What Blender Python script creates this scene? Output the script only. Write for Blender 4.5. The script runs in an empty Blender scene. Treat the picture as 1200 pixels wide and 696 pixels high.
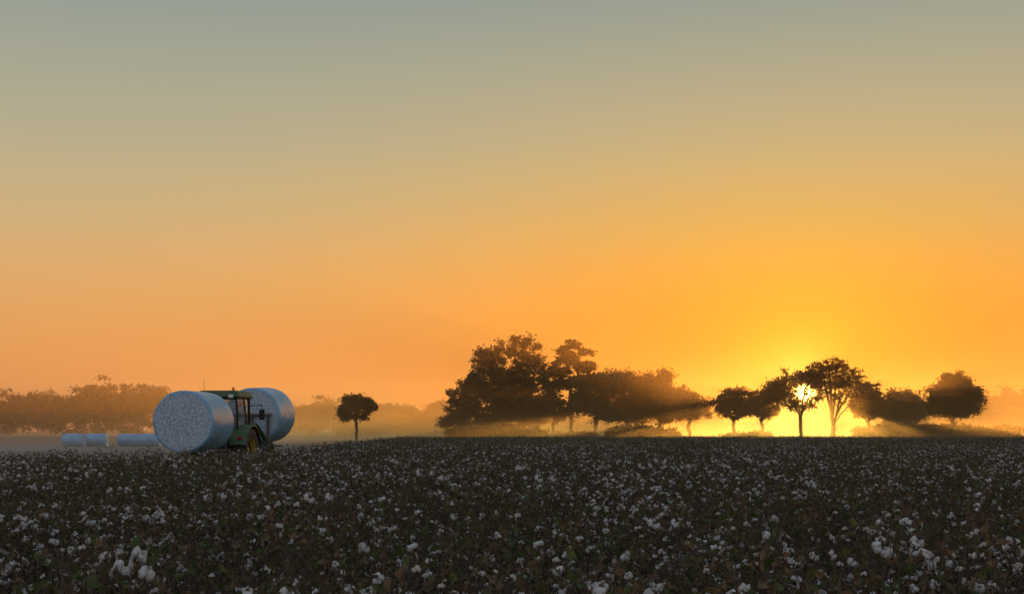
import bpy, bmesh, math, random
import numpy as np
from mathutils import Vector, Matrix, Euler
random.seed(7); rng=np.random.default_rng(7)
SC=bpy.context.scene
F=1500.0; CAMH=1.75; HZ=505.0
def W(px,py,d): return Vector(((px-600)/F*d, d, CAMH+(HZ-py)/F*d))
def s2l(c):
    return tuple(((v/255)/12.92 if v/255<=0.04045 else ((v/255+0.055)/1.055)**2.4) for v in c)+(1,)
SUN_AZ=math.atan(342/F); SUN_EL=math.atan(45*math.cos(SUN_AZ)/F)
SUN=Vector((math.sin(SUN_AZ)*math.cos(SUN_EL),math.cos(SUN_AZ)*math.cos(SUN_EL),math.sin(SUN_EL)))

# ---------------- camera
cd=bpy.data.cameras.new("camera"); cam=bpy.data.objects.new("camera",cd); SC.collection.objects.link(cam)
cd.sensor_width=36; cd.lens=45; cd.shift_y=157/1200; cd.clip_end=9000; cd.clip_start=0.1
cam.location=(0,0,CAMH); cam.rotation_euler=(math.radians(90),0,0); SC.camera=cam
SC.view_settings.view_transform='Standard'; SC.view_settings.look='None'; SC.view_settings.exposure=0

# ---------------- world
w=bpy.data.worlds.new("World"); SC.world=w; w.use_nodes=True
nt=w.node_tree; N=nt.nodes; L=nt.links; N.clear()
def math_(op,a,b=None,c=None,clamp=False):
    n=N.new("ShaderNodeMath"); n.operation=op; n.use_clamp=clamp
    for i,v in enumerate((a,b,c)):
        if v is None: continue
        if isinstance(v,(int,float)): n.inputs[i].default_value=v
        else: L.new(v,n.inputs[i])
    return n.outputs[0]
def ramp_(fac,stops):
    n=N.new("ShaderNodeValToRGB"); cr=n.color_ramp; cr.interpolation='B_SPLINE'
    while len(cr.elements)>1: cr.elements.remove(cr.elements[0])
    cr.elements[0].position=stops[0][0]; cr.elements[0].color=s2l(stops[0][1])
    for p,c in stops[1:]:
        e=cr.elements.new(p); e.color=s2l(c)
    L.new(fac,n.inputs[0]); return n.outputs[0]
def mix_(bt,f,a,b):
    n=N.new("ShaderNodeMix"); n.data_type='RGBA'; n.blend_type=bt; n.clamp_factor=False
    ins=[n.inputs[0],n.inputs[6],n.inputs[7]]
    for i,v in zip(ins,(f,a,b)):
        if isinstance(v,(int,float)): i.default_value=v
        elif isinstance(v,tuple): i.default_value=v
        else: L.new(v,i)
    return n.outputs[2]
tc=N.new("ShaderNodeTexCoord"); nz=N.new("ShaderNodeVectorMath"); nz.operation='NORMALIZE'; L.new(tc.outputs['Generated'],nz.inputs[0])
sp=N.new("ShaderNodeSeparateXYZ"); L.new(nz.outputs[0],sp.inputs[0])
el=math_('MULTIPLY',math_('ARCSINE',sp.outputs[2]),180/math.pi)
ef=math_('DIVIDE',el,45.0,clamp=True)
dt=N.new("ShaderNodeVectorMath"); dt.operation='DOT_PRODUCT'; L.new(nz.outputs[0],dt.inputs[0]); dt.inputs[1].default_value=SUN
sa=math_('MULTIPLY',math_('ARCCOSINE',math_('MINIMUM',dt.outputs['Value'],0.9999999)),180/math.pi)
P=lambda e:e/45
A=ramp_(ef,[(0,(204,118,74)),(P(1.2),(216,130,76)),(P(3),(228,150,84)),(P(6),(224,168,102)),(P(9),(207,176,127)),(P(12.5),(182,174,142)),(P(18.5),(144,156,151)),(P(30),(112,130,140)),(1,(90,112,135))])
B=ramp_(ef,[(0,(222,100,18)),(P(3),(240,136,22)),(P(6),(244,161,44)),(P(9),(240,177,78)),(P(12.5),(214,181,119)),(P(18.5),(156,162,145)),(P(30),(118,134,142)),(1,(92,114,135))])
C=ramp_(ef,[(0,(178,164,158)),(P(10),(182,176,178)),(P(25),(172,180,192)),(1,(138,154,175))])
mB=math_('EXPONENT',math_('MULTIPLY',math_('POWER',math_('DIVIDE',sa,20.0),2.0),-1.0))
col=mix_('MIX',mB,A,B)
mC=N.new("ShaderNodeMapRange"); mC.interpolation_type='SMOOTHSTEP'; L.new(sa,mC.inputs[0]); mC.inputs[1].default_value=50; mC.inputs[2].default_value=120
col=mix_('MIX',mC.outputs[0],col,C)
g1=math_('EXPONENT',math_('MULTIPLY',math_('POWER',math_('DIVIDE',sa,3.3),1.3),-1.0))
g2=math_('EXPONENT',math_('MULTIPLY',math_('POWER',math_('DIVIDE',sa,1.2),1.5),-1.0))
col=mix_('ADD',g1,col,(0.32,0.40,0.015,1))
col=mix_('ADD',g2,col,(1.0,0.6,0.14,1))
dsc=N.new("ShaderNodeMapRange"); dsc.interpolation_type='SMOOTHSTEP'; L.new(sa,dsc.inputs[0]); dsc.inputs[1].default_value=0.72; dsc.inputs[2].default_value=0.2; dsc.inputs[3].default_value=0; dsc.inputs[4].default_value=1
col=mix_('ADD',dsc.outputs[0],col,(14,8,1.2,1))
sky=N.new("ShaderNodeTexSky"); sky.sky_type='NISHITA'; sky.sun_disc=False; sky.sun_elevation=SUN_EL; sky.sun_rotation=SUN_AZ; sky.dust_density=3
col=mix_('ADD',0.002,col,sky.outputs[0])
bg=N.new("ShaderNodeBackground"); bg.inputs[1].default_value=1.0; L.new(col,bg.inputs[0])
wo=N.new("ShaderNodeOutputWorld"); L.new(bg.outputs[0],wo.inputs[0])

sl=bpy.data.lights.new("sun","SUN"); sl.energy=3.8; sl.angle=math.radians(0.5); sl.color=(1,0.39,0.07)
so=bpy.data.objects.new("sun",sl); SC.collection.objects.link(so); so.rotation_euler=(-SUN).to_track_quat('-Z','Y').to_euler(); so.location=(60,100,60)

# ---------------- materials
def mat(name,col,rough=0.8,noise=None,spec=0.3,bump=None,transl=None,metal=0.0,col2=None,col3=None,coord='Object',tcol=None):
    m=bpy.data.materials.new(name); m.use_nodes=True; t=m.node_tree; n=t.nodes; l=t.links
    b=n["Principled BSDF"]; b.inputs['Base Color'].default_value=(*col,1); b.inputs['Roughness'].default_value=rough
    b.inputs['Specular IOR Level'].default_value=spec; b.inputs['Metallic'].default_value=metal
    tcn=n.new("ShaderNodeTexCoord")
    cs=None
    if noise:
        nn=n.new("ShaderNodeTexNoise"); nn.inputs['Scale'].default_value=noise; nn.inputs['Detail'].default_value=5
        l.new(tcn.outputs[coord],nn.inputs['Vector'])
        r=n.new("ShaderNodeValToRGB"); r.color_ramp.elements[0].position=0.35; r.color_ramp.elements[1].position=0.65
        r.color_ramp.elements[0].color=(*col,1); r.color_ramp.elements[1].color=(*(col2 or col),1)
        if col3: e=r.color_ramp.elements.new(0.5); e.color=(*col3,1)
        l.new(nn.outputs[0],r.inputs[0]); l.new(r.outputs[0],b.inputs['Base Color']); cs=r.outputs[0]
    if bump:
        bn=n.new("ShaderNodeTexNoise"); bn.inputs['Scale'].default_value=bump[0]; bn.inputs['Detail'].default_value=6
        l.new(tcn.outputs[coord],bn.inputs['Vector'])
        bb=n.new("ShaderNodeBump"); bb.inputs['Strength'].default_value=bump[1]; bb.inputs['Distance'].default_value=bump[2]
        l.new(bn.outputs[0],bb.inputs['Height']); l.new(bb.outputs[0],b.inputs['Normal'])
    if transl:
        tr=n.new("ShaderNodeBsdfTranslucent"); 
        if tcol: tr.inputs[0].default_value=(*tcol,1)
        elif cs: l.new(cs,tr.inputs[0])
        else: tr.inputs[0].default_value=(*col,1)
        mx=n.new("ShaderNodeMixShader"); mx.inputs[0].default_value=transl
        l.new(b.outputs[0],mx.inputs[1]); l.new(tr.outputs[0],mx.inputs[2]); l.new(mx.outputs[0],n["Material Output"].inputs[0])
    return m
M_bark=mat("bark",(0.05,0.035,0.025),0.9,noise=2,col2=(0.09,0.065,0.045))
M_leafA=mat("foliage",(0.03,0.036,0.013),0.7,noise=0.5,col2=(0.08,0.065,0.025),transl=0.35,spec=0.1,tcol=(0.18,0.10,0.025))
M_leafB=mat("foliage_sun_glow",(0.06,0.035,0.012),0.7,noise=0.5,col2=(0.12,0.06,0.02),transl=0.55,spec=0.1,tcol=(0.6,0.24,0.04))  # warm glow of crowns near the sun, painted into leaf and translucent colour
M_leafFar=mat("foliage_far",(0.03,0.026,0.015),0.8,noise=0.1,col2=(0.05,0.04,0.02),spec=0.1)
M_cotton=mat("cotton_lint",(0.44,0.40,0.35),0.95,noise=25,col2=(0.82,0.79,0.74),bump=(180,0.6,0.004),transl=0.3,spec=0.05)
M_burr=mat("burr",(0.07,0.045,0.028),0.8,noise=30,col2=(0.20,0.13,0.08))
M_stem=mat("stem",(0.06,0.037,0.026),0.8,noise=20,col2=(0.14,0.09,0.06))
M_lg=mat("leaf_green",(0.04,0.06,0.015),0.6,noise=12,col2=(0.11,0.13,0.04),transl=0.35,spec=0.2)
M_lb=mat("leaf_dry",(0.07,0.048,0.028),0.8,noise=12,col2=(0.22,0.155,0.08),transl=0.3,spec=0.15)

# ---------------- mesh builder
class MB:
    def __init__(s): s.v=[];s.lp=[];s.lt=[];s.mi=[];s.sm=[];s.n=0
    def add(s,v,f,m=0,smooth=False):
        v=np.asarray(v,float).reshape(-1,3); f=np.asarray(f,int)
        s.v.append(v); s.lp.append((f+s.n).ravel()); s.lt.append(np.full(len(f),f.shape[1])); s.mi.append(np.full(len(f),m)); s.sm.append(np.full(len(f),smooth)); s.n+=len(v)
    def obj(s,name,mats,link=True,parent=None):
        me=bpy.data.meshes.new(name); V=np.concatenate(s.v); lp=np.concatenate(s.lp); lt=np.concatenate(s.lt)
        me.vertices.add(len(V)); me.vertices.foreach_set('co',V.astype(np.float32).ravel())
        me.loops.add(len(lp)); me.loops.foreach_set('vertex_index',lp.astype(np.int32))
        me.polygons.add(len(lt)); st=np.concatenate([[0],np.cumsum(lt)[:-1]])
        me.polygons.foreach_set('loop_start',st.astype(np.int32))
        for m in mats: me.materials.append(m)
        me.polygons.foreach_set('material_index',np.concatenate(s.mi).astype(np.int32))
        me.polygons.foreach_set('use_smooth',np.concatenate(s.sm).astype(bool))
        me.update(calc_edges=True); me.validate()
        o=bpy.data.objects.new(name,me)
        if link: SC.collection.objects.link(o)
        if parent: o.parent=parent
        return o
def tube(mb,pts,rad,k=5,m=0):
    pts=np.asarray(pts,float); n=len(pts); rings=[]
    for i in range(n):
        t=pts[min(i+1,n-1)]-pts[max(i-1,0)]; t/=np.linalg.norm(t)+1e-9
        a=np.cross(t,[0.31,0.9,0.17]); a/=np.linalg.norm(a)+1e-9; b=np.cross(t,a)
        an=np.arange(k)*2*math.pi/k
        rings.append(pts[i]+rad[i]*(np.cos(an)[:,None]*a+np.sin(an)[:,None]*b))
    V=np.concatenate(rings); f=[]
    for i in range(n-1):
        for j in range(k):
            f.append([i*k+j,i*k+(j+1)%k,(i+1)*k+(j+1)%k,(i+1)*k+j])
    mb.add(V,f,m,True)
def leaves(mb,Pp,size,m=0,asp=0.6):
    n=len(Pp); a=rng.normal(size=(n,3)); a/=np.linalg.norm(a,axis=1)[:,None]
    b=np.cross(a,rng.normal(size=(n,3))); b/=np.linalg.norm(b,axis=1)[:,None]
    s=(size*rng.uniform(0.6,1.4,n))[:,None]
    V=np.stack([Pp-a*s,Pp+b*s*asp,Pp+a*s,Pp-b*s*asp],1).reshape(-1,3)
    mb.add(V,np.arange(4*n).reshape(n,4),m)

# ---------------- trees
def make_tree(name,base_px,d,crowns,fork_y,trunk_r=0.35,clumps=120,lpc=80,cr=0.9,leaf=0.22,hollow=0.3,lean=0,leafmat=None,sepw=0.10,trunks=None,flat=0.7,spread=1.14):
    leafmat=leafmat or M_leafA
    b=np.array(W(base_px,HZ,d)); b[2]=0
    f=np.array(W(base_px+lean,fork_y,d))
    nodes=[b]; par=[-1]; k=5
    for i in range(1,k+1):
        p=b+(f-b)*i/k+np.array([rng.normal()*0.08,rng.normal()*0.08,0]); nodes.append(p); par.append(len(nodes)-2)
    if trunks:
        for (tx,ty) in trunks:
            t=np.array(W(tx,ty,d))+np.array([0,rng.normal()*2.0,0]); prev=k; p0=f; ctl=f+(t-f)*np.array([0.25,0.25,0.55]); st=8
            for s in range(1,st+1):
                a=s/st; nodes.append((1-a)**2*p0+2*a*(1-a)*ctl+a*a*t+rng.normal(size=3)*0.08); par.append(prev); prev=len(nodes)-1
    vol=np.array([c[2]*c[3]*c[2] for c in crowns],float)**0.7; vol/=vol.sum()
    T=[]
    for c,vv in zip(crowns,vol):
        cc=np.array(W(c[0],c[1],d)); rx=c[2]*d/F; rz=c[3]*d/F
        for i in range(max(6,int(clumps*vv))):
            u=rng.normal(size=3); u/=np.linalg.norm(u); r=(hollow+(1-hollow)*rng.random()**0.6)*rng.uniform(0.76,spread)
            T.append(cc+u*r*np.array([rx,rx*0.9,rz]))
    T=np.array(T); T=T[T[:,2]>0.8]; T=T[np.argsort(np.linalg.norm(T-f,axis=1))]
    for t in T:
        nn=np.array(nodes[k-1:]); dist=np.linalg.norm(nn-t,axis=1)
        pen=dist+sepw*np.linalg.norm(nn-f,axis=1)+np.where(nn[:,2]>t[2]+0.5,1.2,0)
        j=int(np.argmin(pen)); q=j+k-1; p0=nodes[q]; dd=dist[j]
        pd=p0-nodes[par[q]]; pd/=np.linalg.norm(pd)+1e-9
        ctl=p0+pd*dd*0.35+np.array([0,0,dd*0.12]); st=max(2,int(dd/0.9)); prev=q
        for s in range(1,st+1):
            a=s/st; p=(1-a)**2*p0+2*a*(1-a)*ctl+a*a*t+rng.normal(size=3)*0.06*(s<st)
            nodes.append(p); par.append(prev); prev=len(nodes)-1
    cnt=np.zeros(len(nodes)); child=np.zeros(len(nodes),bool)
    for q in par:
        if q>=0: child[q]=True
    cnt[~child]=1
    for i in range(len(nodes)-1,0,-1): cnt[par[i]]+=cnt[i]
    R=trunk_r*(cnt/cnt[0])**0.46; R[0]*=1.4
    mb=MB()
    for i in range(1,len(nodes)):
        q=par[i]; tube(mb,[nodes[q],nodes[i]],[min(R[q],R[i]*1.5),R[i]],5,0)
    off=[]
    for t in T:
        n=int(lpc*rng.uniform(0.35,1.6)); sc=cr*rng.uniform(0.5,1.35)
        off.append(t+rng.normal(size=(n,3))*np.array([sc,sc,sc*flat])*0.6)
    Pp=np.concatenate(off)
    rel=Pp-np.array([0,0,CAMH]); S=np.array(SUN); al=rel@S; pr=np.linalg.norm(rel-al[:,None]*S,axis=1)
    Pp=Pp[rng.random(len(Pp))<np.clip((pr-0.9)/1.6,0.12,1)]
    Pp=Pp[Pp[:,2]>0.3]
    leaves(mb,Pp,leaf,1)
    return mb.obj(name,[M_bark,leafmat])
T=make_tree
T("oak_tree",418,190,[(419,475,19,11),(404,482,10,9),(431,477,11,10),(417,467,11,6),(427,486,9,5),(408,489,7,4)],500,0.22,100,60,0.6,0.18,spread=1.3)
# big central cluster
T("oak_tree",545,235,[(547,468,24,24),(532,482,16,18),(560,455,17,20),(527,494,12,7),(552,492,26,11)],500,0.4,200,70,0.85,spread=1.2)
T("oak_tree",580,240,[(577,440,22,28),(570,420,13,16),(592,462,28,28),(582,486,30,18),(586,406,8,8),(556,446,10,10),(564,412,6,6)],490,0.5,330,60,0.72,spread=1.22)
T("oak_tree",614,236,[(613,430,19,24),(617,402,8,9),(606,458,26,30),(632,424,9,10),(597,410,8,8),(620,484,28,20),(628,406,6,5),(605,399,6,5),(637,436,8,6)],492,0.5,340,60,0.72,spread=1.22)
T("oak_tree",648,232,[(640,465,20,24),(652,480,24,16),(634,448,12,10)],496,0.3,130,70,0.8,spread=1.2)
T("oak_tree",669,238,[(666,420,15,8),(656,436,16,7),(682,430,15,7),(672,406,13,5),(688,413,9,5),(664,450,20,8),(658,412,9,4),(680,446,15,7),(691,427,6,4),(650,426,7,4),(668,401,7,3)],458,0.35,270,62,0.6,hollow=0.1,flat=0.45,spread=1.25)
T("oak_tree",698,230,[(698,458,28,24),(688,474,26,18),(712,446,18,10),(682,448,12,10),(708,484,22,9)],494,0.4,200,80,0.9,spread=1.2)
T("oak_tree",735,233,[(735,460,28,24),(725,450,16,12),(750,450,15,12),(736,482,32,13)],496,0.4,200,80,0.9,leafmat=M_leafB,spread=1.2)
T("oak_tree",774,228,[(770,464,27,22),(778,443,10,10),(763,452,12,10),(768,482,26,13)],496,0.4,190,80,0.9,leafmat=M_leafB,spread=1.2)
T("oak_tree",808,232,[(803,472,24,16),(823,478,14,12),(795,462,13,9),(806,483,22,8)],496,0.35,150,75,0.8,leafmat=M_leafB,spread=1.2)
T("oak_tree",860,215,[(858,466,17,14),(848,474,12,11),(870,472,13,13),(860,481,18,8)],495,0.3,130,58,0.65,leafmat=M_leafB,spread=1.25)
T("oak_tree",894,218,[(893,469,17,17),(907,464,14,14),(882,475,11,11),(898,482,19,8)],496,0.3,130,50,0.65,leafmat=M_leafB,spread=1.25)
T("oak_tree",940,212,[(930,450,26,15),(950,444,22,12),(910,458,15,13),(922,468,15,11),(955,462,12,14),(936,474,16,8)],490,0.32,230,36,0.65,0.2,hollow=0.3,lean=-2,leafmat=M_leafB,trunks=[(915,455),(930,440),(950,438),(957,455)],spread=1.25)
T("elm_tree",976,210,[(980,440,32,18),(965,438,24,14),(998,446,18,18),(950,448,12,12),(985,456,27,16),(1008,458,9,11),(975,427,22,7)],500,0.42,400,16,0.5,0.18,hollow=0.55,sepw=0.02,leafmat=M_leafB,trunks=[(945,448),(957,434),(970,426),(984,424),(998,434),(1008,450),(1003,466),(950,466)])
T("oak_tree",1018,214,[(1017,464,17,15),(1008,473,13,13),(1030,473,13,13),(1018,483,19,8)],496,0.3,140,60,0.65,leafmat=M_leafB,spread=1.25)
T("oak_tree",1060,220,[(1058,473,24,18),(1075,479,14,14),(1046,480,13,13),(1062,488,24,10)],500,0.35,180,75,0.8,spread=1.2)
T("oak_tree",1117,205,[(1118,460,28,19),(1100,464,16,16),(1138,468,16,15),(1120,444,14,6),(1118,478,32,10)],496,0.4,230,70,0.75,spread=1.2)

def scrub(name,spans,d0,d1,leaf,mat_,dens,rough=1.0,sp=1.1):
    mb=MB(); allp=[]
    for (x0,x1,y0,y1) in spans:
        n=int(abs(x1-x0)*dens)
        for i in range(n):
            a=rng.random(); d=rng.uniform(d0,d1); px=x0+(x1-x0)*a; ty=y0+(y1-y0)*a
            top=CAMH+(HZ-ty)/F*d; X=(px-600)/F*d
            bump=1+0.10*rough*(math.sin(X*0.61+1)+math.sin(X*0.273+2)*1.3+0.9*math.sin(X*1.53+d*0.1))+rng.normal()*0.05*rough
            top=max(0.5,top*bump)
            z=top*(rng.random()**0.45)
            allp.append(np.array([X,d,z*0.95])+rng.normal(size=(60,3))*np.array([sp,sp,sp*0.55])*(leaf/0.26)*0.8)
    Pp=np.concatenate(allp); Pp=Pp[Pp[:,2]>0.02]
    leaves(mb,Pp,leaf,0,0.8)
    return mb.obj(name,[mat_])
scrub("hedge",[(1005,1190,502,503),(1030,1100,498,500),(1100,1150,500,501),(528,600,503,502),(600,640,505,506),(655,695,509,509),(715,792,503,504),(850,900,510,510)],207,225,0.22,M_leafA,1.5,1.0,0.75)
scrub("distant_tree_line",[(-260,0,463,466),(0,55,469,470),(55,100,466,463),(98,148,456,457),(145,195,461,462),(190,345,470,476),(345,395,477,478),(430,460,482,480),(460,530,480,478),(395,840,489,488),(840,1020,500,500),(1020,1150,492,482),(1145,1210,471,463),(1200,1500,462,460)],470,518,0.42,M_leafFar,3.8,1.25,0.9)

# ---------------- ground
mb=MB(); mb.add([(-6000,-3000,0),(6000,-3000,0),(6000,8000,0),(-6000,8000,0)],[[0,1,2,3]])
M_gr=mat("soil",(0.06,0.042,0.03),0.95,noise=0.6,col2=(0.18,0.13,0.095),bump=(4,0.8,0.08),coord='Object',col3=(0.10,0.075,0.05))
ground=mb.obj("ground",[M_gr])

# ---------------- cotton plants
def ico(sub):
    bm=bmesh.new(); bmesh.ops.create_icosphere(bm,subdivisions=sub,radius=1); v=np.array([x.co[:] for x in bm.verts]); f=np.array([[a.index for a in x.verts] for x in bm.faces]); bm.free(); return v,f
I1=ico(1); I2=ico(2)
def burr(mb,c,r,tm,a0):
    for i in range(5):
        a=a0+i*1.2566+0.3; d=np.array([math.cos(a),math.sin(a),0]); q=np.array([-d[1],d[0],0])
        V=np.array([[0,0,-0.95],d*0.6+q*0.35+[0,0,-0.6],d*1.25+[0,0,-0.1+random.uniform(-.4,.3)],d*0.6-q*0.35+[0,0,-0.6]])
        mb.add((V@tm.T)*r+c,[[0,1,2,3]],2)
def boll(mb,c,r,hi=True):
    v,f=I2 if hi else I1
    nl=random.choice([4,5,6]) if hi else 2
    hang=random.random()<0.25
    a0=random.random()*6.28; tm=np.array(Euler((random.gauss(0,0.6),random.gauss(0,0.6),0)).to_matrix())
    for i in range(nl):
        a=a0+i*2*math.pi/nl
        o=np.array([math.cos(a)*0.58,math.sin(a)*0.58,random.uniform(-0.4,0.4)])
        s=np.array([0.5,0.5,random.uniform(0.5,0.8)])*random.uniform(0.65,1.15)
        if hang and i==0: s[2]*=2.0; s[:2]*=0.7; o[2]-=0.8
        vv=v*s*(1+rng.normal(size=(len(v),1))*0.17)+o
        mb.add((vv@tm.T)*r+c,f,1,True)
    if hi: burr(mb,c,r,tm,a0)
def cleaf(mb,c,s,m):
    R=np.array(Euler((random.gauss(0,0.9),random.gauss(0,0.9),random.random()*6.28)).to_matrix())
    pr=[(0,0),(0.35,0.1),(1,0.55),(0.45,0.45),(0,1.2),(-0.45,0.45),(-1,0.55),(-0.35,0.1)]
    V=np.array([[x*0.8,y,-0.35*abs(x)+random.gauss(0,0.16)-0.2*y*y] for x,y in pr])*s
    V=V@R.T+c
    mb.add(V,[[0,1,3],[1,2,3],[0,3,5],[3,4,5],[0,5,7],[5,6,7]],m)
def plant(mb,o,h,hi=True,rich=1.0,green=0.4):
    n=7; lean=np.array([random.gauss(0,0.06),random.gauss(0,0.06)])
    st=[np.array([o[0]+lean[0]*(i/n)**1.5+random.gauss(0,0.008),o[1]+lean[1]*(i/n)**1.5+random.gauss(0,0.008),h*i/n]) for i in range(n+1)]
    tube(mb,st,[0.009*(1-i/n*0.75) for i in range(n+1)],4 if hi else 3,0)
    nb=random.randint(13,17) if hi else 8
    ang=random.random()*6
    for b in range(nb):
        t=0.18+0.80*(b+random.random()*0.5)/nb; z=t*h; k=int(t*n); fr=t*n-k; p=st[k]*(1-fr)+st[min(k+1,n)]*fr
        ang+=2.4+random.gauss(0,0.3); ln=(0.42*(1-t)+0.14)*random.uniform(0.7,1.3); up=random.uniform(0.35,1.3)
        pts=[p]; m=3
        for i in range(1,m+1):
            zz=(1 if i%2 else -1)*0.25; a=ang+zz
            q=pts[-1]+np.array([math.cos(a),math.sin(a),up])*ln/m; pts.append(q)
        tube(mb,pts,[0.005,0.0042,0.0034,0.0024],3,0)
        for i in (1,2,3):
            pr=(0.27 if t>0.35 else 0.09)*rich
            u=random.random()
            if u<pr*(1 if hi else 1.15):
                boll(mb,pts[i]+np.array([random.gauss(0,.012),random.gauss(0,.012),0.015]),random.choice([0.009,0.012,0.016,0.021,0.027,0.035])*random.uniform(0.85,1.15) if hi else random.uniform(0.017,0.033),hi)
            elif hi and u<pr+0.3:
                burr(mb,pts[i],random.uniform(0.015,0.026),np.array(Euler((random.gauss(0,0.8),random.gauss(0,0.8),0)).to_matrix()),random.random()*6)
            for _ in range(2 if hi else 1):
                if random.random()<0.8:
                    cleaf(mb,pts[i]+np.array([random.gauss(0,.04),random.gauss(0,.04),random.gauss(0,0.04)]),random.uniform(0.02,0.06)*(1 if hi else 1.9),3 if random.random()<green else 4)
            if hi and random.random()<0.8:
                a=random.random()*6.28; q=pts[i]+np.array([math.cos(a)*0.05,math.sin(a)*0.05,random.uniform(0.03,0.14)]); tube(mb,[pts[i],q],[0.0024,0.0016],3,0)
PM=[M_stem,M_cotton,M_burr,M_lg,M_lb]
cn=bpy.data.collections.new("cotton_plant_variants"); cf=bpy.data.collections.new("cotton_patch_variants")
RI=[0.15,0.3,0.45,0.6,0.75,0.85,1.0,1.1,1.3,1.5,1.8,2.3]
for i in range(12):
    mb=MB(); plant(mb,(0,0),random.uniform(0.78,1.1),rich=RI[i],green=0.8-0.04*i if i%3 else 0.3); o=mb.obj("cotton_plant_%02d"%i,PM,link=False); cn.objects.link(o)
for i in range(6):
    mb=MB()
    for j in range(12): plant(mb,(random.uniform(-1,1),random.uniform(-1,1)),random.uniform(0.74,1.02),False,rich=[0.5,0.7,0.9,1.1,1.3,1.6][i])
    cf.objects.link(mb.obj("cotton_patch_%02d"%i,PM,link=False))
def incotton(x,y):
    if y>168+0.1*x+4*math.sin(x*0.05): return False
    if x < -8.9-(y-48)*0.045 and y>33+(x+20)*1.35: return False
    return True
from mathutils import noise as mnoise
def pick(x,y,n,s):
    v=mnoise.noise(Vector((x*s,y*s*0.7,0)))*0.9+0.5+random.gauss(0,0.25)
    return int(max(0,min(n-1,v*n)))
near=[];far=[];ni=[];fi=[]
y=4.2
while y<62:
    hw=0.5*y+4; x=-hw
    while x<hw:
        xx=x+random.gauss(0,0.11); yy=y+random.gauss(0,0.12)
        if incotton(xx,yy) and random.random()>0.06: near.append((xx,yy,0)); ni.append(pick(xx,yy,12,0.45))
        x+=0.41+(0.12 if y>30 else 0)
    y+=0.5+(0.12 if y>30 else 0)
y=62.8
while y<175:
    hw=0.5*y+6; x=-hw
    while x<hw:
        xx=x+random.gauss(0,0.3); yy=y+random.gauss(0,0.3)
        if incotton(xx,yy): far.append((xx,yy,0)); fi.append(pick(xx,yy,6,0.12))
        x+=1.75
    y+=1.75
field=bpy.data.objects.new("cotton_field",None); SC.collection.objects.link(field)
def scatter(name,pts,idx,coll,smin,smax):
    me=bpy.data.meshes.new(name); me.from_pydata(pts,[],[]); at=me.attributes.new("variant",'INT','POINT'); at.data.foreach_set('value',np.array(idx,dtype=np.int32))
    o=bpy.data.objects.new(name,me); SC.collection.objects.link(o); o.parent=field
    g=bpy.data.node_groups.new(name,'GeometryNodeTree'); g.interface.new_socket('Geometry',in_out='INPUT',socket_type='NodeSocketGeometry'); g.interface.new_socket('Geometry',in_out='OUTPUT',socket_type='NodeSocketGeometry')
    gi=g.nodes.new('NodeGroupInput'); go=g.nodes.new('NodeGroupOutput'); ip=g.nodes.new('GeometryNodeInstanceOnPoints'); ci=g.nodes.new('GeometryNodeCollectionInfo')
    ci.inputs['Collection'].default_value=coll; ci.inputs['Separate Children'].default_value=True; ci.inputs['Reset Children'].default_value=True
    g.links.new(gi.outputs[0],ip.inputs['Points']); g.links.new(ci.outputs[0],ip.inputs['Instance']); ip.inputs['Pick Instance'].default_value=True
    rv=g.nodes.new('FunctionNodeRandomValue'); rv.data_type='FLOAT_VECTOR'; rv.inputs[0].default_value=(-0.12,-0.12,0); rv.inputs[1].default_value=(0.12,0.12,6.283)
    g.links.new(rv.outputs[0],ip.inputs['Rotation'])
    rs=g.nodes.new('FunctionNodeRandomValue'); rs.data_type='FLOAT'; rs.inputs[2].default_value=smin; rs.inputs[3].default_value=smax; rs.inputs['Seed'].default_value=3
    g.links.new(rs.outputs[1],ip.inputs['Scale']) 
    na=g.nodes.new('GeometryNodeInputNamedAttribute'); na.data_type='INT'; na.inputs[0].default_value="variant"
    g.links.new([s for s in na.outputs if s.enabled and s.name=='Attribute'][0],ip.inputs['Instance Index'])
    g.links.new(ip.outputs[0],go.inputs[0]); md=o.modifiers.new("scatter",'NODES'); md.node_group=g
scatter("cotton_plants",near,ni,cn,0.78,1.14); scatter("cotton_plants_distant",far,fi,cf,0.92,1.06)

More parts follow.
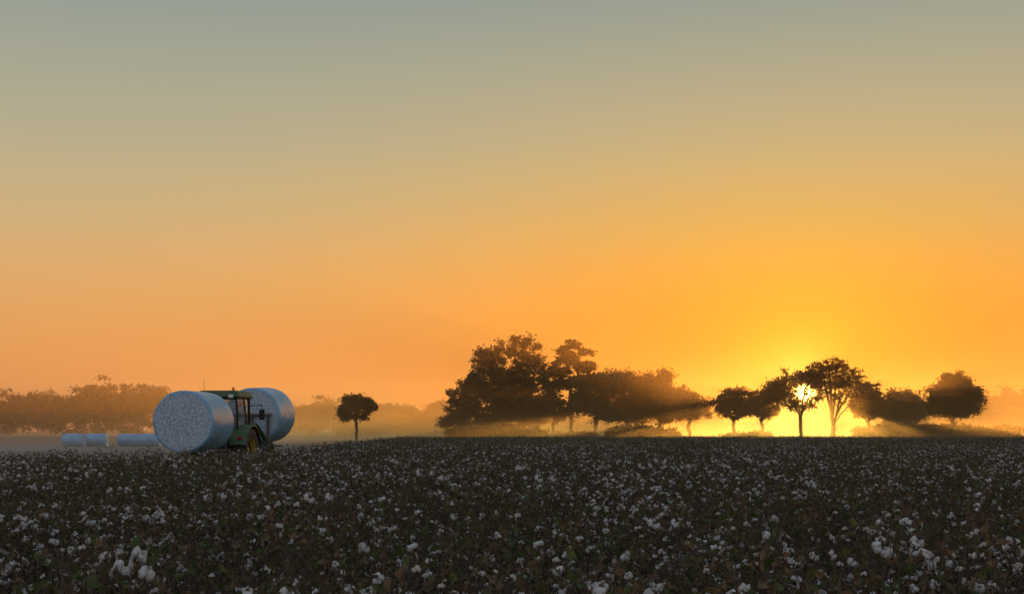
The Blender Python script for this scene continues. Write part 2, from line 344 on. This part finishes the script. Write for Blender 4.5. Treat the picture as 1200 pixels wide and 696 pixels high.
# ---------------- bales
M_wrap=mat("bale_wrap",(0.15,0.34,0.50),0.30,noise=1.5,col2=(0.27,0.46,0.62),bump=(5,0.6,0.03),spec=0.5)
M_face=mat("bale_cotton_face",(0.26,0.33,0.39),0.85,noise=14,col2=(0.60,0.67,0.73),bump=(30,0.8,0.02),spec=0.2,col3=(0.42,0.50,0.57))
def bale(name,R,Ln,parent=None,lod=96):
    mb=MB(); k=lod
    prof=[]
    for i in range(15): prof.append((R*0.93*i/14,0.02*math.cos(i/14*1.5)*-1,0))
    prof+=[(R*0.955,0.0,1),(R*0.985,0.02,1),(R,0.07,1)]
    for i in range(1,24): prof.append((R*(1+0.006*math.sin(i*1.9)),0.07+(Ln-0.14)*i/24,1))
    prof+=[(R,Ln-0.07,1),(R*0.985,Ln-0.02,1),(R*0.955,Ln,1)]
    for i in range(14,-1,-1): prof.append((R*0.93*i/14,Ln+0.02,0))
    an=np.arange(k)*2*math.pi/k; V=[]
    ph=rng.uniform(0,6,6)
    for r,yy,m in prof:
        wob=1+0.006*np.sin(3*an+ph[0]+yy)+0.004*np.sin(7*an+ph[1]-yy*2)+0.004*rng.normal(size=k)*(m==0)
        dy=rng.normal(size=k)*(0.012 if m==0 else 0.003)*(r/R)**0.5
        V.append(np.stack([r*wob*np.cos(an),yy+dy,r*wob*np.sin(an)*(0.985)],1))
    V=np.concatenate(V)
    for i in range(len(prof)-1):
        j=np.arange(k); f=np.stack([i*k+j,i*k+(j+1)%k,(i+1)*k+(j+1)%k,(i+1)*k+j],1)
        if i==0: mb.add(V,f,1,True); n0=mb.n-len(V)
        else:
            mb.lp.append((f+n0).ravel()); mb.lt.append(np.full(k,4)); mb.mi.append(np.full(k,0 if prof[i][2] or prof[i+1][2] else 1)); mb.sm.append(np.full(k,True))
    return mb.obj(name,[M_wrap,M_face],parent=parent)
HD=math.radians(6); hd=Vector((math.sin(HD),math.cos(HD),0)); P0=W(214,494,46.5)
b1=bale("cotton_bale",1.15,2.4); b1.location=P0; b1.rotation_euler=(0,0,-HD)
b2=bale("cotton_bale",1.22,2.4); p=P0+hd*7.9; b2.location=(p.x+0.1,p.y,2.38); b2.rotation_euler=(math.radians(2),0,-HD)
for px,dd,rz in ((87,146,1.5),(113,148,1.65),(152,150,1.45),(175,147,1.6)):
    o=bale("cotton_bale",0.74,2.45,lod=32); q=W(px,HZ,dd); ln=Vector((-math.sin(rz),math.cos(rz),0)); o.location=Vector((q.x,q.y,0.72))-ln*1.22; o.rotation_euler=(0,0,rz)

# ---------------- tractor
M_green=mat("green_paint",(0.045,0.10,0.03),0.5,noise=3,col2=(0.09,0.12,0.05),spec=0.4)
M_yel=mat("yellow_paint",(0.45,0.30,0.03),0.55,noise=4,col2=(0.26,0.19,0.05))
M_rub=mat("tyre_rubber",(0.03,0.028,0.026),0.85,noise=6,col2=(0.11,0.09,0.065))
M_blk=mat("dark_metal",(0.02,0.02,0.02),0.5,noise=5,col2=(0.04,0.035,0.03))
M_steel=mat("worn_steel",(0.12,0.11,0.10),0.5,noise=5,col2=(0.2,0.17,0.14),metal=0.5)
M_glass=bpy.data.materials.new("cab_glass"); M_glass.use_nodes=True
b=M_glass.node_tree.nodes["Principled BSDF"]; b.inputs['Base Color'].default_value=(0.25,0.28,0.27,1); b.inputs['Roughness'].default_value=0.05; b.inputs['Alpha'].default_value=0.35
M_or=mat("orange_reflector",(0.8,0.16,0.02),0.4,noise=8,col2=(0.7,0.12,0.02)); M_red=mat("tail_lamp",(0.5,0.02,0.01),0.3); M_wht=mat("lamp_lens",(0.8,0.8,0.78),0.2)
M_cloth=mat("shirt",(0.10,0.12,0.2),0.9,noise=9,col2=(0.14,0.16,0.24))
tr=bpy.data.objects.new("tractor",None); SC.collection.objects.link(tr)
q=P0+hd*4.15; tr.location=(q.x+0.12,q.y,0); tr.rotation_euler=(0,0,-HD)
def bm_obj(name,bm,m,smooth=False):
    me=bpy.data.meshes.new(name); bm.to_mesh(me); bm.free(); me.materials.append(m)
    o=bpy.data.objects.new(name,me); SC.collection.objects.link(o); o.parent=tr; return o
def box(name,x0,x1,y0,y1,z0,z1,m,bev=0.03,taper=None):
    bm=bmesh.new(); bmesh.ops.create_cube(bm,size=1)
    for v in bm.verts:
        v.co=Vector((x0+(x1-x0)*(v.co.x+.5),y0+(y1-y0)*(v.co.y+.5),z0+(z1-z0)*(v.co.z+.5)))
    if taper: taper(bm)
    if bev: bmesh.ops.bevel(bm,geom=bm.edges[:],offset=bev,segments=3,affect='EDGES',profile=0.5)
    return bm_obj(name,bm,m)
def rod(name,pts,r,m,k=8):
    mb=MB(); tube(mb,pts,[r]*len(pts),k,0); return mb.obj(name,[m],parent=tr)
def lathe_x(name,cx,cy,cz,prof,m,k=48,smooth=True):
    mb=MB(); an=np.arange(k)*2*math.pi/k; V=np.concatenate([np.stack([np.full(k,cx+x),cy+r*np.cos(an),cz+r*np.sin(an)],1) for x,r in prof]); f=[]
    for i in range(len(prof)-1):
        for j in range(k): f.append([i*k+j,i*k+(j+1)%k,(i+1)*k+(j+1)%k,(i+1)*k+j])
    mb.add(V,f,0,smooth); return mb.obj(name,[m],parent=tr)
def wheel(nm,cx,cy,R,wd,side):
    h=wd/2; rr=R*0.60
    lathe_x(nm+"_tyre",cx,cy,R,[(-h*0.85,rr),(-h,rr*1.15),(-h,R*0.86),(-h*0.86,R*0.95),(0,R*0.965),(h*0.86,R*0.95),(h,R*0.86),(h,rr*1.15),(h*0.85,rr)],M_rub)
    lathe_x(nm+"_rim",cx,cy,R,[(-h*0.86,rr*1.01),(-h*0.6,rr*0.9),(-h*0.1*side,rr*0.8),(0.02*side,rr*0.35),(h*0.3*side,rr*0.3),(h*0.3*side,0.001)],M_yel)
    lathe_x(nm+"_rim_outer",cx,cy,R,[(h*0.86*side,rr*1.01),(h*0.6*side,rr*0.9),(h*0.12*side,rr*0.82)],M_yel)
    mb=MB(); nl=22
    for i in range(nl):
        for s in (-1,1):
            a=2*math.pi*(i+(0.5 if s>0 else 0))/nl; da=0.22
            V=[]
            for (x,ao) in ((0.02*s,0),(h*0.98*s,da)):
                for rr_ in (R*0.93,R*1.0):
                    for w_ in (-0.035,0.035):
                        aa=a+ao+w_/R*1.2; r2=rr_ if x*s<h*0.5 else rr_*0.975
                        V.append((cx+x,cy+r2*math.cos(aa),R+r2*math.sin(aa)))
            mb.add(V,[[0,1,3,2],[4,6,7,5],[0,4,5,1],[2,3,7,6],[0,2,6,4],[1,5,7,3]],0)
    mb.obj(nm+"_lugs",[M_rub],parent=tr)
for s in (-1,1):
    sd="left" if s<0 else "right"
    wheel("rear_wheel_"+sd,0.93*s,0,0.95,0.52,s); wheel("front_wheel_"+sd,0.90*s,2.75,0.68,0.42,s)
    mb=MB(); n=14; V=[];f=[]
    for i in range(n+1):
        a=math.radians(15+150*i/n); 
        for x,r in ((0.58,1.06),(1.22,1.06),(1.24,1.00)): V.append((x*s,r*math.cos(a),0.95+r*math.sin(a)))
    for i in range(n):
        for j in range(2): f.append([i*3+j,i*3+j+1,i*3+j+4,i*3+j+3])
    mb.add(V,f,0,True); mb.obj("fender_"+sd,[M_green],parent=tr)
    box("tail_lamp_"+sd,0.98*s-0.09,0.98*s+0.09,-1.0,-0.93,1.42,1.52,M_red,0.01)
    box("work_lamp_"+sd,0.55*s-0.09,0.55*s+0.09,-0.78,-0.7,3.05,3.17,M_wht,0.015)
    rod("rear_pillar_"+sd,[(0.72*s,-0.55,1.55),(0.78*s,-0.62,2.3),(0.70*s,-0.58,3.08)],0.045,M_blk)
    rod("mid_pillar_"+sd,[(0.80*s,0.35,1.3),(0.82*s,0.3,2.3),(0.74*s,0.25,3.08)],0.035,M_blk)
    rod("front_pillar_"+sd,[(0.55*s,1.15,1.5),(0.72*s,1.1,2.3),(0.68*s,0.95,3.08)],0.04,M_blk)
    mb=MB(); mb.add([(0.77*s,-0.55,1.5),(0.80*s,0.33,1.3),(0.60*s,1.12,1.5),(0.69*s,0.95,3.05),(0.74*s,0.25,3.05),(0.70*s,-0.56,3.05)],[[0,1,4,5],[1,2,3,4]]); mb.obj("side_glass_"+sd,[M_glass],parent=tr)
    rod("mirror_arm_"+sd,[(0.70*s,1.0,2.75),(1.25*s,0.95,2.80),(1.27*s,0.95,2.45)],0.018,M_blk)
    box("mirror_"+sd,1.27*s-0.11,1.27*s+0.11,0.91,0.97,2.2,2.62,M_blk,0.02)
    mb=MB(); tube(mb,[(0.55*s,1.25,1.35),(0.58*s,1.35,2.05),(0.58*s,2.4,2.0),(0.58*s,3.5,1.5),(0.58*s,3.75,1.1)],[0.09,0.1,0.1,0.09,0.08],6,0); mb.obj("loader_arm_"+sd,[M_green],parent=tr)
    rod("loader_ram_"+sd,[(0.56*s,1.5,1.2),(0.57*s,2.9,1.7)],0.04,M_steel)
    rod("lift_link_"+sd,[(0.35*s,-0.35,1.0),(0.42*s,-1.25,1.25)],0.045,M_blk)
    rod("lift_rod_"+sd,[(0.36*s,-0.45,1.7),(0.40*s,-0.95,1.15)],0.03,M_steel)
    box("step_"+sd,0.72*s-0.18,0.72*s+0.18,0.85,1.15,0.65,0.70,M_blk,0.01)
    rod("hazard_lamp_"+sd,[(0.9*s,-0.65,2.75),(0.9*s,-0.65,2.88)],0.05,M_or)
    rod("hazard_lamp_arm_"+sd,[(0.76*s,-0.6,2.74),(0.9*s,-0.65,2.74)],0.015,M_blk)
def tp(bm):
    for v in bm.verts:
        if v.co.y>2.5 and v.co.z>1.5: v.co.z-=0.2
        if v.co.y>2.5: v.co.x*=0.8
box("hood",-0.42,0.42,1.1,3.35,1.05,1.95,M_green,0.09,tp)
box("chassis",-0.28,0.28,-0.5,3.3,0.6,1.05,M_blk,0.04)
box("rear_axle",-0.72,0.72,-0.2,0.2,0.78,1.12,M_blk,0.05)
box("front_axle",-0.72,0.72,2.65,2.85,0.58,0.78,M_blk,0.04)
box("cab_base",-0.70,0.70,-0.55,1.15,1.12,1.60,M_green,0.06)
box("transmission_rear",-0.33,0.33,-0.75,-0.2,0.7,1.35,M_blk,0.05)
def rf(bm):
    for v in bm.verts:
        if v.co.z>3.2: v.co.x*=0.86; v.co.y=v.co.y*0.9+0.02
box("cab_roof",-0.86,0.86,-0.75,1.25,3.07,3.34,M_green,0.07,rf)
box("roof_liner",-0.78,0.78,-0.66,1.12,3.02,3.066,M_blk,0.01)
mb=MB(); mb.add([(-0.72,-0.56,1.6),(0.72,-0.56,1.6),(0.76,-0.62,2.3),(0.69,-0.58,3.04),(-0.69,-0.58,3.04),(-0.76,-0.62,2.3)],[[0,1,2,5],[5,2,3,4]]); mb.obj("rear_glass",[M_glass],parent=tr)
mb=MB(); mb.add([(-0.55,1.15,1.6),(0.55,1.15,1.6),(0.72,1.1,2.3),(0.67,0.95,3.04),(-0.67,0.95,3.04),(-0.72,1.1,2.3)],[[0,1,2,5],[5,2,3,4]]); mb.obj("windscreen",[M_glass],parent=tr)
box("seat",-0.26,0.26,-0.1,0.35,1.6,1.75,M_blk,0.05); box("seat_back",-0.25,0.25,-0.2,-0.08,1.75,2.35,M_blk,0.05)
rod("steering_column",[(0,0.95,1.6),(0,0.75,2.05)],0.04,M_blk)
mb=MB(); tube(mb,[(0.19*math.cos(a),0.72+0.06*math.sin(a),2.07+0.18*math.sin(a)) for a in np.linspace(0,6.283,17)],[0.016]*17,5,0); mb.obj("steering_wheel",[M_blk],parent=tr)
rod("exhaust_stack",[(0.50,1.35,1.7),(0.62,1.3,2.0),(0.62,1.3,3.15),(0.66,1.24,3.25)],0.055,M_blk)
rod("air_intake",[(-0.5,1.35,1.8),(-0.58,1.3,2.0),(-0.58,1.3,2.6)],0.06,M_blk)
rod("beacon",[(0.5,-0.3,3.34),(0.5,-0.3,3.46)],0.05,M_or)
mb=MB(); mb.add([(-0.2,-0.80,1.62),(0.2,-0.80,1.62),(0,-0.80,1.97)],[[0,1,2]]); mb.obj("slow_vehicle_triangle",[M_or],parent=tr)
me=bpy.data.meshes.new("operator"); jv=[(0,0.08,1.8),(0,0.02,2.05),(0,0.02,2.3),(0,0.04,2.42),(0,0.06,2.58),(0.2,0.03,2.28),(0.26,0.25,2.05),(0.15,0.6,2.12),(-0.2,0.03,2.28),(-0.26,0.25,2.05),(-0.15,0.6,2.12),(0.12,0.5,1.82),(0.13,0.6,1.62),(-0.12,0.5,1.82),(-0.13,0.6,1.62)]
me.from_pydata(jv,[(0,1),(1,2),(2,3),(3,4),(2,5),(5,6),(6,7),(2,8),(8,9),(9,10),(0,11),(11,12),(0,13),(13,14)],[])
me.materials.append(M_cloth); oo=bpy.data.objects.new("operator",me); SC.collection.objects.link(oo); oo.parent=tr
sk=oo.modifiers.new("s",'SKIN'); rr=[.15,.15,.15,.06,.11,.07,.05,.035,.07,.05,.035,.09,.06,.09,.06]
for v_,r_ in zip(me.skin_vertices[0].data,rr): v_.radius=(r_,r_)
me.skin_vertices[0].data[0].use_root=True
oo.modifiers.new("u",'SUBSURF').levels=1
box("rear_carrier_frame",-0.75,0.75,-1.45,-1.33,0.95,1.10,M_steel,0.02); box("rear_carrier_mast",-0.08,0.08,-1.45,-1.3,1.1,2.2,M_steel,0.02); box("rear_carrier_top",-0.75,0.75,-1.45,-1.33,2.2,2.3,M_steel,0.02)
for x in (-0.55,0.55): rod("rear_fork",[(x,-1.4,1.02),(x,-3.6,1.02)],0.05,M_steel); box("rear_carrier_post",x-0.05,x+0.05,-1.45,-1.33,1.1,2.2,M_steel,0.01)
rod("top_link",[(0,-0.6,1.5),(0,-1.35,1.8)],0.035,M_steel)
box("front_frame_low",-0.85,0.85,3.6,3.72,1.05,1.2,M_steel,0.02); box("front_frame_top",-0.85,0.85,3.6,3.72,2.4,2.5,M_steel,0.02)
for x in (-0.7,0,0.7): box("front_frame_post",x-0.05,x+0.05,3.6,3.72,1.2,2.4,M_steel,0.01)
for x in (-0.6,0.6): rod("front_fork",[(x,3.66,1.12),(x,6.0,1.12)],0.05,M_steel)
rod("antenna",[(-0.6,-0.5,3.3),(-0.62,-0.52,3.75)],0.008,M_blk,4)

# ---------------- haze and dust volumes (real participating media)
def volbox(name,x0,x1,y0,y1,z0,z1):
    mb=MB(); V=[(x,y_,z) for z in (z0,z1) for y_ in (y0,y1) for x in (x0,x1)]
    mb.add(V,[[0,2,3,1],[4,5,7,6],[0,1,5,4],[2,6,7,3],[0,4,6,2],[1,3,7,5]]); o=mb.obj(name,[]); 
    m=bpy.data.materials.new(name); m.use_nodes=True; n=m.node_tree.nodes; n.remove(n["Principled BSDF"]); o.data.materials.append(m); return o,m
o,m=volbox("haze",-420,420,110,540,-1,21)
n=m.node_tree.nodes; vs=n.new("ShaderNodeVolumeScatter"); vs.inputs['Color'].default_value=(1,0.62,0.32,1); vs.inputs['Density'].default_value=0.00135; vs.inputs['Anisotropy'].default_value=0.6
m.node_tree.links.new(vs.outputs[0],n["Material Output"].inputs['Volume'])
def dust(name,box_,dens,hs,scale,color,g,rate):
    x0,x1,y0,y1,z1=box_
    o,m=volbox(name,x0,x1,y0,y1,-0.5,z1); t=m.node_tree; n=t.nodes; l=t.links
    def M(op,a,b_=None,clamp=False):
        q=n.new("ShaderNodeMath"); q.operation=op; q.use_clamp=clamp
        for i,v in enumerate((a,b_)):
            if v is None: continue
            if isinstance(v,(int,float)): q.inputs[i].default_value=v
            else: l.new(v,q.inputs[i])
        return q.outputs[0]
    ge=n.new("ShaderNodeNewGeometry"); s=n.new("ShaderNodeSeparateXYZ"); l.new(ge.outputs['Position'],s.inputs[0])
    mp=n.new("ShaderNodeVectorMath"); mp.operation='MULTIPLY'; l.new(ge.outputs['Position'],mp.inputs[0]); mp.inputs[1].default_value=(1,0.5,2.5)
    no=n.new("ShaderNodeTexNoise"); no.inputs['Scale'].default_value=scale; no.inputs['Detail'].default_value=1; l.new(mp.outputs[0],no.inputs['Vector'])
    nf=M('MULTIPLY',M('SUBTRACT',no.outputs[0],0.32),4.0,True)
    zf=M('EXPONENT',M('MULTIPLY',M('MAXIMUM',s.outputs[2],0.0),-1.0/hs))
    zf=M('MULTIPLY',zf,M('SUBTRACT',1.0,M('DIVIDE',s.outputs[2],z1),True))
    def edge(v,a,b_,f):
        return M('MULTIPLY',M('DIVIDE',M('SUBTRACT',v,a),f,True),M('DIVIDE',M('SUBTRACT',b_,v),f,True))
    ex=edge(s.outputs[0],x0,x1,(x1-x0)*0.2); ey=edge(s.outputs[1],y0,y1,(y1-y0)*0.12)
    dn=M('MULTIPLY',M('MULTIPLY',M('MULTIPLY',nf,zf),M('MULTIPLY',ex,ey)),dens)
    vs=n.new("ShaderNodeVolumeScatter"); vs.inputs['Color'].default_value=color; vs.inputs['Anisotropy'].default_value=g; l.new(dn,vs.inputs['Density'])
    l.new(vs.outputs[0],n["Material Output"].inputs['Volume'])
    m.cycles.volume_step_rate=rate
dust("dust_cloud",(-65,125,135,320,17),0.017,5.5,0.03,(1,0.55,0.22,1),0.76,0.75)
dust("dust_cloud",(-75,-8.5,42,130,3.2),0.022,0.9,0.12,(0.95,0.85,0.75,1),0.3,1.0)
